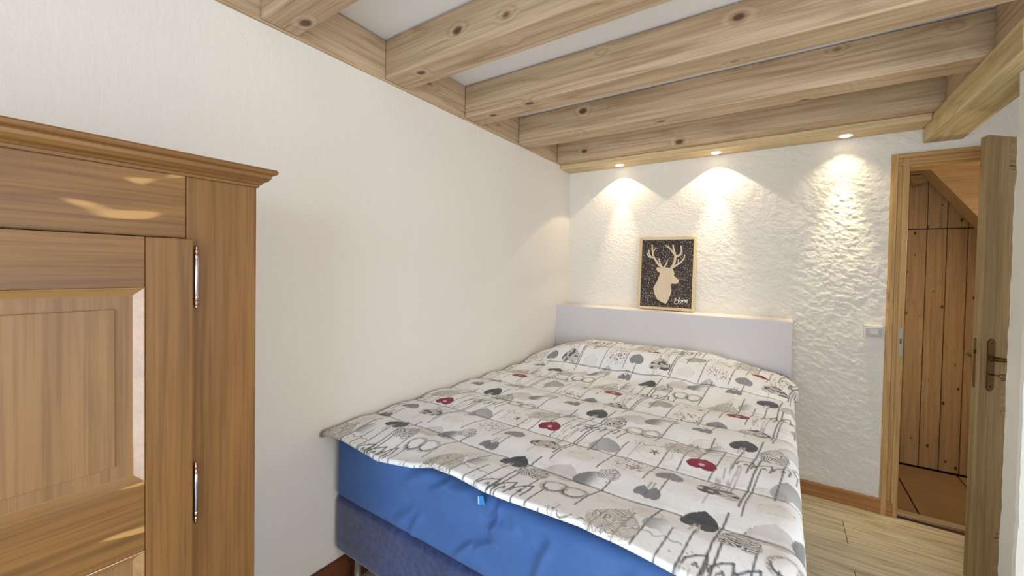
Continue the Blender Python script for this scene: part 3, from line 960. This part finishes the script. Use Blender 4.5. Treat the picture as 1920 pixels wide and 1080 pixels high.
def print_colour(px, py):
    q = Einv @ np.stack([px.ravel() + 0.22, py.ravel() - 1.525])
    n = q.shape[1]
    X0, Y0 = px.ravel(), py.ravel()
    col = np.empty((n, 3))
    col[:] = np.array([0.875, 0.875, 0.88])
    def loc(c1, c2, rot=0.0):
        a = q[0] - c1
        b = q[1] - c2
        a = (a - np.round(a)) * 0.583
        b = (b - np.round(b)) * 0.595
        if rot:
            cr, sr = math.cos(rot), math.sin(rot)
            a, b = a * cr + b * sr, -a * sr + b * cr
        return a, b
    def put(mask, rgb, k=1.0):
        mk = (np.clip(mask, 0, 1) * k)[:, None]
        col[:] = col * (1 - mk) + np.array(rgb) * mk
    def fillh(a, b, w, h):
        f = heart(a, b, w, h)
        return 1 - sst(-0.05, 0.10, np.cbrt(f) * min(w, h) * 0.5 / 0.045)
    def lineh(a, b, w, h, t=0.1):
        f = np.cbrt(heart(a, b, w, h)) * min(w, h) * 0.5 / 0.045
        return 1 - sst(t * 0.35, t * 1.0, np.abs(f))
    def seg(a, b, p, r, wd):
        ex, ey = r[0] - p[0], r[1] - p[1]
        t = np.clip(((a - p[0]) * ex + (b - p[1]) * ey) / (ex * ex + ey * ey), 0, 1)
        d = np.hypot(a - p[0] - t * ex, b - p[1] - t * ey)
        return 1 - sst(wd * 0.45, wd * 0.45 + 0.0028, d)
    g1 = vn(X0 * 260, Y0 * 260, 2)
    g2 = vn(X0 * 120, Y0 * 120, 4)
    g3 = fbm(X0 * 30, Y0 * 30, 3, 6)
    str1 = vn(X0 * 60 + 2 * g3, Y0 * 240, 7)
    DK, GY, LG, RD, BR, BE = (0.055, 0.055, 0.06), (0.15, 0.155, 0.165), (0.30, 0.31, 0.325), (0.26, 0.018, 0.05), (0.22, 0.155, 0.095), (0.50, 0.40, 0.30)
    # faint pencil shading
    put(sst(0.55, 0.8, g3) * sst(0.4, 0.8, str1), (0.62, 0.60, 0.58), 0.32)
    # beige and pink folk motifs
    for c1, c2, r in ((-0.263, -0.03, 0.075), (-0.17, 0.135, 0.06), (0.36, -0.15, 0.05), (-0.06, 0.32, 0.05)):
        a, b = loc(c1, c2)
        put((1 - sst(r * 0.5, r, np.hypot(a, b * 1.3))) * (0.35 + 0.65 * sst(0.45, 0.6, g3)), BE, 0.2)
        put((1 - sst(0.0, 0.0035, np.abs(np.hypot(a, b * 1.3) - r * 0.8 - 0.012 * (g3 - 0.5)))), BE, 0.6)
    a, b = loc(-0.263, -0.03)
    ang = np.arctan2(b, a)
    put(1 - sst(0.0, 0.004, np.hypot(a, b) - 0.009 * (1 + 0.7 * np.cos(5 * ang))), DK, 0.85)
    a, b = loc(-0.303, -0.256)
    put((1 - sst(0.05, 0.085, np.hypot(a, b * 1.25))) * sst(0.60, 0.74, vn(X0 * 170, Y0 * 170, 12)), (0.28, 0.10, 0.10), 0.8)
    # strings hanging between the motifs (dark lines along the bed)
    for c1, b0, b1, wd in ((-0.10, -0.155, 0.29, .004), (0.075, -0.18, 0.27, .004), (-0.20, -0.39, 0.225, .0035), (-0.025, 0.03, 0.42, .0055), (0.152, 0.0, 0.335, .0045), (0.265, -0.40, 0.32, .0065), (0.232, -0.01, 0.54, .006), (0.285, -0.47, 0.11, .004), (0.39, -0.21, 0.36, .0045), (-0.08, -0.49, -0.31, .004), (-0.33, 0.15, 0.62, .005), (-0.45, -0.42, 0.05, .004), (0.47, 0.03, 0.24, .005), (-0.38, -0.2, 0.12, .003), (0.12, -0.46, -0.20, .003), (0.18, -0.30, -0.02, .0025), (0.20, -0.28, 0.04, .0025)):
        cm, hl_ = (b0 + b1) / 2, (b1 - b0) / 2
        a, b = loc(c1, cm)
        a = a + 0.006 * (vn(Y0 * 9, Y0 * 0 + c1 * 9, 15) - 0.5)
        put((1 - sst(wd * 0.28, wd * 0.28 + 0.0024, np.abs(a))) * (1 - sst(hl_ * 0.595 - 0.004, hl_ * 0.595, np.abs(b))), DK, 0.85 if wd > 0.003 else 0.4)
    # pencil hatching beside the strings
    a, b = loc(0.15, -0.12)
    put((1 - sst(0.025, 0.04, np.abs(a))) * (1 - sst(0.1, 0.13, np.abs(b))) * sst(0.6, 0.75, vn(X0 * 150, Y0 * 25, 19)), GY, 0.45)
    # outline and soft hearts
    a, b = loc(0.181, 0.10)
    put(lineh(a, b, 0.10, 0.07, 0.12), DK, 0.75)
    a, b = loc(0.225, 0.135)
    put(lineh(a, b, 0.08, 0.06, 0.12), DK, 0.55)
    a, b = loc(0.413, -0.32)
    put(fillh(a, b, 0.10, 0.08), (0.82, 0.80, 0.77))
    put(lineh(a, b, 0.10, 0.08, 0.14), (0.34, 0.30, 0.27), 0.7)
    a, b = loc(0.023, 0.264)
    put(fillh(a, b, 0.085, 0.075) * (0.15 + 0.85 * sst(0.015, -0.03, a + 0.01 + 0.02 * (g3 - .5)) if False else fillh(a, b, 0.085, 0.075) * (1 - sst(-0.03, 0.03, a))), LG, 0.8)
    put(lineh(a, b, 0.085, 0.075, 0.10), LG, 0.7)
    a, b = loc(0.42, 0.465)
    put(fillh(a, b, 0.12, 0.10) * (0.35 + 0.4 * g3), BR, 0.55)
    put(lineh(a, b, 0.12, 0.10, 0.12), BR, 0.7)
    # grey hearts
    a, b = loc(0.44, -0.07, 0.25)
    put(fillh(a, b, 0.115, 0.10), GY, 0.55 + 0.0)
    put(fillh(a, b, 0.115, 0.10) * sst(-0.04, 0.05, b + a), LG, 0.55)
    a, b = loc(-0.088, -0.27)
    put(fillh(a, b, 0.088, 0.07), LG)
    put(fillh(a, b, 0.088, 0.07) * sst(0.1, 0.6, np.sin(X0 * 900) * np.sin(Y0 * 900 + X0 * 300)), DK, 0.45)
    for c1, c2, w_ in ((-0.163, -0.478, 0.042), (-0.105, -0.482, 0.050)):
        a, b = loc(c1, c2)
        put(fillh(a, b, w_, w_ * 1.15), GY, 0.9)
        put(fillh(a, b, w_, w_ * 1.15) * sst(0.2, 0.7, np.sin((X0 + Y0) * 700)), LG, 0.8)
    a, b = loc(-0.135, -0.40)
    put(seg(a, b, (-0.004, 0), (-0.004, -0.03), 0.004) + seg(a, b, (0.008, 0), (0.008, -0.03), 0.004), BR, 0.6)
    # dark heart with a twine loop
    a, b = loc(0.145, 0.425)
    dk = fillh(a, b, 0.098, 0.092)
    put(dk, (0.075, 0.08, 0.09))
    put(seg(a, b, (-0.006, -0.028), (-0.010, -0.075), 0.004) + seg(a, b, (0.004, -0.026), (0.010, -0.078), 0.004), (0.55, 0.50, 0.42), 0.9)
    a, b = loc(-0.42, 0.49)
    put(fillh(a, b, 0.11, 0.085) * (1 - sst(-0.02, 0.03, a)), GY, 0.85)
    put(lineh(a, b, 0.11, 0.085, 0.12), DK, 0.6)
    # scribbled hearts
    for c1, c2, w_, h_, c_, k_ in ((0.158, -0.285, 0.125, 0.085, BR, 0.9), (0.32, 0.36, 0.10, 0.10, DK, 1.0), (-0.135, 0.165, 0.135, 0.16, BR, 0.8), (-0.36, -0.42, 0.075, 0.07, GY, 0.9)):
        a, b = loc(c1, c2)
        f = fillh(a, b, w_, h_)
        put(f, (0.66, 0.63, 0.58), 0.55)
        hat = np.abs(np.sin(360 * (0.55 * np.abs(a) - 0.83 * b) + 16 * g3))
        put(f * (1 - sst(0.40, 0.80, hat)) * (0.55 + 0.45 * sst(0.3, 0.6, vn(X0 * 60, Y0 * 60, 27))), c_, k_)
        put(lineh(a, b, w_, h_, 0.13) * sst(0.2, 0.5, g2), c_, 0.9)
    a, b = loc(0.158, -0.285)
    put(fillh(a, b, 0.125, 0.085) * sst(0.58, 0.72, vn(X0 * 60, Y0 * 90, 33)), DK, 0.9)
    # wreaths and horseshoe loops
    for c1, c2 in ((0.492, 0.268), (-0.402, 0.272)):
        a, b = loc(c1, c2)
        r = np.hypot(a, b)
        put((1 - sst(0.003, 0.010, np.abs(r - 0.036))) * (0.35 + 0.65 * sst(0.35, 0.6, g1)), (0.28, 0.23, 0.17), 0.8)
        put((1 - sst(0.0008, 0.004, np.abs(r - 0.031))) * sst(0.01, -0.005, b) if False else (1 - sst(0.0012, 0.0042, np.abs(r - 0.031))) * (1 - sst(-0.006, 0.01, b)), DK, 0.85)
    # little houses
    for c1, c2 in ((0.212, 0.125), (0.302, 0.140), (0.390, 0.155)):
        a, b = loc(c1, c2)
        for p, r in (((-0.027, -0.030), (-0.025, -0.008)), ((-0.025, -0.008), (-0.008, 0.014)), ((-0.008, 0.014), (0.013, 0.028)), ((0.013, 0.028), (0.019, 0.0)), ((0.019, 0.0), (0.017, -0.04))):
            put(seg(a, b, p, r, 0.0045), DK, 0.8)
        put(seg(a, b, (-0.006, -0.022), (-0.002, -0.010), 0.004) + seg(a, b, (-0.002, -0.010), (0.004, -0.022), 0.004), DK, 0.8)
    # handwritten line
    a, b = loc(-0.28, 0.055)
    wob = 0.010 * np.sin(a * 260 + 3 * np.sin(a * 97)) * (0.5 + vn(a * 60, a * 0, 3))
    put((1 - sst(0.0015, 0.0045, np.abs(b - wob))) * (1 - sst(0.085, 0.09, np.abs(a))) * sst(0.25, 0.35, vn(a * 55 + 9, a * 0, 8)), DK, 0.8)
    a, b = loc(0.05, 0.17)
    put((1 - sst(0.0012, 0.004, np.abs(b - 0.012 * np.sin(a * 120) * np.cos(a * 51)))) * (1 - sst(0.05, 0.055, np.abs(a))), GY, 0.6)
    # red heart with its pale button
    a, b = loc(0.005, -0.005)
    fr_ = fillh(a, b, 0.098, 0.076) * sst(0.99, 1.0, Y0)
    put(fr_, RD)
    put(lineh(a, b, 0.098, 0.076, 0.10) * fr_, (0.12, 0.01, 0.03), 0.8)
    put((1 - sst(0.008, 0.0115, np.hypot(a, (b + 0.012) * 1.2))) * fr_, (0.72, 0.50, 0.50))
    # woven tone
    col *= (0.97 + 0.05 * g1)[:, None]
    return col


DX_L, DTOP = -1.562, 0.752
HEM = np.array([(-1.62, .716), (-1.55, .716), (-1.42, .707), (-1.23, .694), (-1.05, .719), (-.95, .748), (-.85, .750), (-.73, .740), (-.55, .749), (-.42, .754), (-.32, .748), (-.2, .732), (0.0, .71), (.1, .70)])
SEAMS = [1.185, 1.432, 1.687, 1.944, 2.20, 2.46, 2.72]


def seam_d(x, y):
    """distance to the nearest quilting seam (slightly wavy, running across the bed)"""
    yw = y + 0.010 * (fbm(x * 3, x * 0 + y * 0.3, 2, 51) - 0.5) * 2 - 0.008 * np.sin(x * 2.2)
    d = np.full(x.shape, 9.0)
    for s in SEAMS: d = np.minimum(d, np.abs(yw - s))
    return d


def top_z(x, y):
    z = np.full(x.shape, DTOP)
    sd = seam_d(x, y)
    z = z + 0.012 * (sst(0, 0.11, sd) - 0.5) - 0.004 * np.exp(-(sd / 0.008) ** 2)
    # pillows under the cover
    xs = np.array([-1.60, -1.56, -1.48, -1.33, -1.18, -1.0, -0.68, -0.5, -0.36, -0.24, -0.10, -0.03, 0.03, 0.08])
    hs = np.array([0.0, .02, .05, .098, .135, .136, .136, .138, .132, .108, .074, .060, .035, 0.0])
    ph = np.interp(x, xs, hs)
    y0 = 2.37 - 0.10 * sst(-0.75, -0.45, x) + 0.03 * (fbm(x * 4, x * 0, 2, 61) - 0.5)
    steep = 0.24 + 0.22 * sst(-0.8, -0.4, x)
    z = z + ph * sst(y0, y0 + steep, y) ** 0.9 * (1 - 0.42 * sst(2.84, 3.02, y))
    # wrinkles
    wr = 1 - np.abs(2 * fbm(x * 5 + 0.8 * y, y * 3.2, 3, 71) - 1)
    z = z + 0.010 * (wr - 0.7) + 0.006 * (fbm(x * 11, y * 9, 3, 77) - 0.5)
    nearp = np.exp(-((y - 2.42) / 0.22) ** 2)
    z = z + nearp * 0.014 * (1 - np.abs(2 * fbm(x * 9 + 1.5 * y, y * 5, 2, 81) - 1) - 0.7)
    # sag towards wall side
    z = z - 0.014 * (1 - sst(-1.57, -1.42, x))
    return z


STEP = 0.0029
# cross direction: s runs from the wall to the hanging right side
sA = np.arange(DX_L - 0.02, 0.40, STEP)
# along: t world-y of the unfolded cloth, from head to below the foot hem
tA = np.arange(2.992, 0.905, -STEP)
S, T = np.meshgrid(sA, tA)
RX = 0.010
RR_ = 0.052
over = np.maximum(S - RX, 0)
ang = np.minimum(over / RR_, math.pi / 2)
Xd = np.where(S < RX, S, RX + RR_ * np.sin(ang))
drop_r = np.where(S < RX, 0, RR_ * (1 - np.cos(ang)) + np.maximum(over - RR_ * math.pi / 2, 0))
bil = 0.02 * np.sin(T * 9 + 1.3 * np.sin(T * 4)) * sst(0.05, 0.3, drop_r)
Xd = Xd + bil + 0.028 * np.exp(-((T - 2.90) / 0.07) ** 2) * sst(-0.03, 0.05, S) * (1 - sst(0.12, 0.25, S))
# wall side tuck
lw = np.maximum(DX_L + 0.016 - S, 0)
Xd = np.maximum(Xd, DX_L)
# foot: gentle fall from the fold to the hem, then a rounded turn under
FOLD, HEMY = 1.105, 0.958
hemz = np.interp(Xd, HEM[:, 0], HEM[:, 1])
TT = np.maximum(T, HEMY)
k = sst(0, 1, (FOLD + 0.03 - TT) / (FOLD + 0.03 - HEMY)) ** 1.0
Zt = top_z(np.minimum(Xd, 0.06), np.clip(TT, FOLD - 0.02, 3))
Zd = Zt * (1 - k) + (hemz + 0.020) * k
und = np.maximum(HEMY - T, 0)
RH = 0.010
a2 = np.minimum(und / RH, math.pi)
Yd = np.where(T >= HEMY, T, HEMY - RH * np.sin(a2) + np.maximum(und - RH * math.pi, 0))
Zd = np.where(T >= HEMY, Zd, Zd - RH * (1 - np.cos(a2)))
wob = 0.012 * (fbm(Xd * 5, Xd * 0, 2, 91) - 0.5)
Yd = Yd + wob * sst(1.10, 0.98, T) if False else Yd + wob * (1 - sst(0.98, 1.10, T))
Zd = Zd - drop_r - 0.012 * sst(0, 0.016, lw)
# foot corner by the wall pulled out to a point
cp = np.exp(-((S - DX_L) / 0.06) ** 2) * (1 - sst(0.95, 1.06, T))
Yd = Yd - 0.020 * cp
me = grid_mesh('duvet', Xd, Yd, Zd)
colr = print_colour(S, T)
# thin dark lines along the quilting seams
sd = seam_d(S, T).ravel()
th = (1 - sst(0.0014, 0.0045, sd)) * (0.6 + 0.35 * vn(S.ravel() * 40, S.ravel() * 0 + 3, 5))
colr = colr * (1 - th[:, None]) + np.array([0.09, 0.09, 0.10]) * th[:, None]
# brown piping of the corner by the wall
cpm = (np.exp(-((S - DX_L) / 0.026) ** 2) * (1 - sst(0.955, 0.99, T))).ravel() * 0.85
colr = colr * (1 - cpm[:, None]) + np.array([0.30, 0.22, 0.12]) * cpm[:, None]
at = me.color_attributes.new('print', 'FLOAT_COLOR', 'POINT')
at.data.foreach_set('color', np.concatenate([colr, np.ones((len(colr), 1))], 1).astype(np.float32).ravel())
m, nt, b = new_mat('printed_cotton')
an = N(nt, 'ShaderNodeVertexColor', layer_name='print')
nt.links.new(an.outputs[0], b.inputs['Base Color'])
b.inputs['Roughness'].default_value = 0.85
b.inputs['Specular IOR Level'].default_value = 0.2
b.inputs['Sheen Weight'].default_value = 0.15
tc = N(nt, 'ShaderNodeTexCoord').outputs['Object']
bump(nt, b, tex_noise(nt, tc, 60, 4), 0.25, 0.004)
d = link('duvet', me, m)
tag(d, 'white quilted duvet printed with grey and red hearts on the bed', 'duvet')

# ------------------------------------------------------------------ wardrobe
WX, WXb = -1.115, XL + 0.02          # carcass front plane and back
Y0w, Y1w = -0.95, 0.4845
wr = empty('wardrobe', ((WX + WXb) / 2, (Y0w + Y1w) / 2, 0))
tag(wr, 'honey coloured spruce wardrobe with panelled door and moulded cornice', 'wardrobe')
WO = Vector(wr.location)


def wpart(name, lo, hi, mat, parent=wr, bev=0.003, seg=2):
    c = Vector([(a + b) / 2 for a, b in zip(lo, hi)])
    bm = bmesh.new()
    bbox(bm, Vector(lo) - c, Vector(hi) - c, bev, seg)
    o = link(name, bm, mat, parent)
    base = WO if parent is wr else WO + Vector(parent.location)
    o.location = c - base
    return o


ZW = 1.612
wpart('side_panel', (WXb, Y1w - 0.022, 0.0), (WX - 0.0305, Y1w - 0.002, ZW), M_wardz)
wpart('side_panel', (WXb, Y0w + 0.002, 0.0), (WX - 0.0305, Y0w + 0.022, ZW), M_wardz)
wpart('back_panel', (WXb - 0.004, Y0w + 0.023, 0.08), (WXb + 0.008, Y1w - 0.023, ZW), M_wardz)
wpart('front_post', (WX - 0.03, 0.340, 0.0), (WX, Y1w, ZW), M_wardz)
wpart('front_post', (WX - 0.03, Y0w, 0.0), (WX, Y0w + 0.138, ZW), M_wardz)
wpart('frieze_rail', (WX - 0.03, Y0w + 0.1385, 1.472), (WX - 0.0008, 0.3395, ZW), M_wardy)
wpart('plinth_rail', (WX - 0.03, Y0w + 0.1385, 0.0), (WX - 0.0008, 0.3395, 0.16), M_wardy)
# cornice: profile swept along the front with mitred returns
prof = [(0.0, 0.0), (0.008, 0.0), (0.010, 0.008), (0.016, 0.010), (0.020, 0.016), (0.034, 0.022), (0.042, 0.031), (0.044, 0.040), (0.050, 0.044), (0.056, 0.045), (0.062, 0.049), (0.062, 0.057), (0.058, 0.062), (0.0, 0.062)]
path = [(WXb, Y1w - 0.001), (WX, Y1w - 0.001), (WX, Y0w + 0.001), (WXb, Y0w + 0.001)]
offs = [(0, 1), (1, 1), (1, -1), (0, -1)]
bm = bmesh.new()
rings = []
for (px, py), (ox, oy) in zip(path, offs):
    rings.append([bm.verts.new(Vector((px + ox * d_ * 0.60, py + oy * d_ * 0.58, ZW - 0.001 + z_ * 0.73)) - WO) for d_, z_ in prof])
npf = len(prof)
for a, b in zip(rings, rings[1:]):
    for i in range(npf - 1):
        bm.faces.new((a[i], a[i + 1], b[i + 1], b[i]))
bm.faces.new(rings[0]); bm.faces.new(rings[-1])
tp = [r[-2] for r in rings]
bm.faces.new([r[-1] for r in rings])
bmesh.ops.recalc_face_normals(bm, faces=bm.faces)
link('cornice', bm, wood('honey_spruce_cornice', WL, WD, 1, knots=0.0, rough=0.42, ring=0.4, blot=0.5, blot_rgb=(104, 72, 44), rscale=14.0), wr)


def wdoor(ya, yb, hinge_right):
    """overlay door from ya to yb (ya<yb), front plane at -1.10"""
    xf, xb = -1.100, WX + 0.001
    za, zb = 0.10, 1.4705
    dr = empty('door')
    dr.parent = wr
    dr.location = Vector((xf, (ya + yb) / 2, (za + zb) / 2)) - WO
    if hinge_right: dr['label'] = 'panelled wardrobe door hung on two visible hinges'
    wpart('stile', (xb, yb - 0.0825, za), (xf, yb, zb), M_wardz, dr, 0.0025)
    wpart('stile', (xb, ya, za), (xf, ya + 0.0825, zb), M_wardz, dr, 0.0025)
    yi0, yi1 = ya + 0.083, yb - 0.083
    for z0, z1 in ((1.365, zb), (0.811, 0.958), (za, 0.24)):
        wpart('rail', (xb, yi0, z0), (xf - 0.0006, yi1, z1), M_wardy, dr, 0.0015)
    for z0, z1 in ((0.958, 1.365), (0.24, 0.811)):
        # sloped moulding all round, then a raised-field panel
        base = WO + Vector(dr.location)
        c = Vector((xf, (yi0 + yi1) / 2, (z0 + z1) / 2))
        pn = link('panel', (lambda b_: (bbox(b_, Vector((xb - 0.006, yi0 + 0.004, z0 + 0.004)) - c, Vector((xf - 0.0125, yi1 - 0.004, z1 - 0.004)) - c), b_)[1])(bmesh.new()), M_panel, dr, c - base)
        # field with a cut groove line
        g = 0.043
        bm = bmesh.new()
        bbox(bm, Vector((xb - 0.004, yi0 + g, z0 + g)) - c, Vector((xf - 0.0095, yi1 - g, z1 - g)) - c, 0.0022, 2)
        for v in bm.verts: pass
        # joined to the panel as its raised field
        me_ = pn.data
        b2 = bmesh.new()
        b2.from_mesh(me_)
        tmp = bpy.data.meshes.new('t')
        bm.to_mesh(tmp)
        bm.free()
        b2.from_mesh(tmp)
        b2.to_mesh(me_)
        b2.free()
        bpy.data.meshes.remove(tmp)
        mw = 0.0165
        outer = [(yi0, z0), (yi1, z0), (yi1, z1), (yi0, z1)]
        inner = [(yi0 + mw, z0 + mw), (yi1 - mw, z0 + mw), (yi1 - mw, z1 - mw), (yi0 + mw, z1 - mw)]
        for e in range(4):
            o1, o2, i1, i2 = outer[e], outer[(e + 1) % 4], inner[e], inner[(e + 1) % 4]
            bm = bmesh.new()
            sec = [(0.0, 0.0004), (0.10, 0.001), (0.32, -0.003), (0.62, -0.0075), (0.90, -0.0115), (1.0, -0.0125), (1.0, -0.020), (0.0, -0.020)]
            A = [bm.verts.new(Vector((xf + d_, o1[0] + (i1[0] - o1[0]) * t, o1[1] + (i1[1] - o1[1]) * t)) - base) for t, d_ in sec]
            B = [bm.verts.new(Vector((xf + d_, o2[0] + (i2[0] - o2[0]) * t, o2[1] + (i2[1] - o2[1]) * t)) - base) for t, d_ in sec]
            for i in range(len(sec)):
                j = (i + 1) % len(sec)
                bm.faces.new((A[i], A[j], B[j], B[i]))
            bm.faces.new(A[::-1]); bm.faces.new(B)
            bmesh.ops.recalc_face_normals(bm, faces=bm.faces)
            link('moulding', bm, M_gloss, dr)
    return dr


M_gloss = wood('varnished_moulding', (156, 118, 74), (120, 82, 46), 1, knots=0.0, rough=0.2, ring=0.25, fine=0.2)
_b = M_gloss.node_tree.nodes['Principled BSDF']
_b.inputs['Coat Weight'].default_value = 0.55
_b.inputs['Coat IOR'].default_value = 1.65
_b.inputs['Coat Roughness'].default_value = 0.12
wdoor(-0.235, 0.3485, True)
wdoor(-0.822, -0.2375, False)
# hinges: turned knuckles with finials
for yk in (0.3560, -0.8295):
    for zc in (1.385, 0.890, 0.33):
        bm = bmesh.new()
        prof = [(0.0012, -0.070), (0.0028, -0.067), (0.0015, -0.064), (0.0042, -0.061), (0.0042, -0.058), (0.0030, -0.056), (0.0030, -0.050), (0.0045, -0.048), (0.0045, -0.045), (0.0036, -0.044), (0.0041, -0.043), (0.0041, 0.0)]
        full = prof + [(r, -z) for r, z in prof[::-1][1:]]
        lathe(bm, full, 14)
        h = link('hinge', bm, M_steel, wr, Vector((-1.1075, yk, zc)) - WO, True)
        h['label'] = 'polished steel hinge with turned finials'
        for sg in (1, -1):
            bm = bmesh.new()
            lathe(bm, [(0.0030, 0), (0.0047, 0.002), (0.0047, 0.005), (0.0033, 0.007), (0.0035, 0.011), (0.0045, 0.013), (0.0045, 0.016), (0.0018, 0.0195), (0.0031, 0.022), (0.0012, 0.026)], 14)
            if sg < 0:
                bmesh.ops.rotate(bm, verts=bm.verts, cent=(0, 0, 0), matrix=Matrix.Rotation(math.pi, 3, 'X'))
            link('finial', bm, M_bronze, h, Vector((0, 0, sg * 0.046)), True)
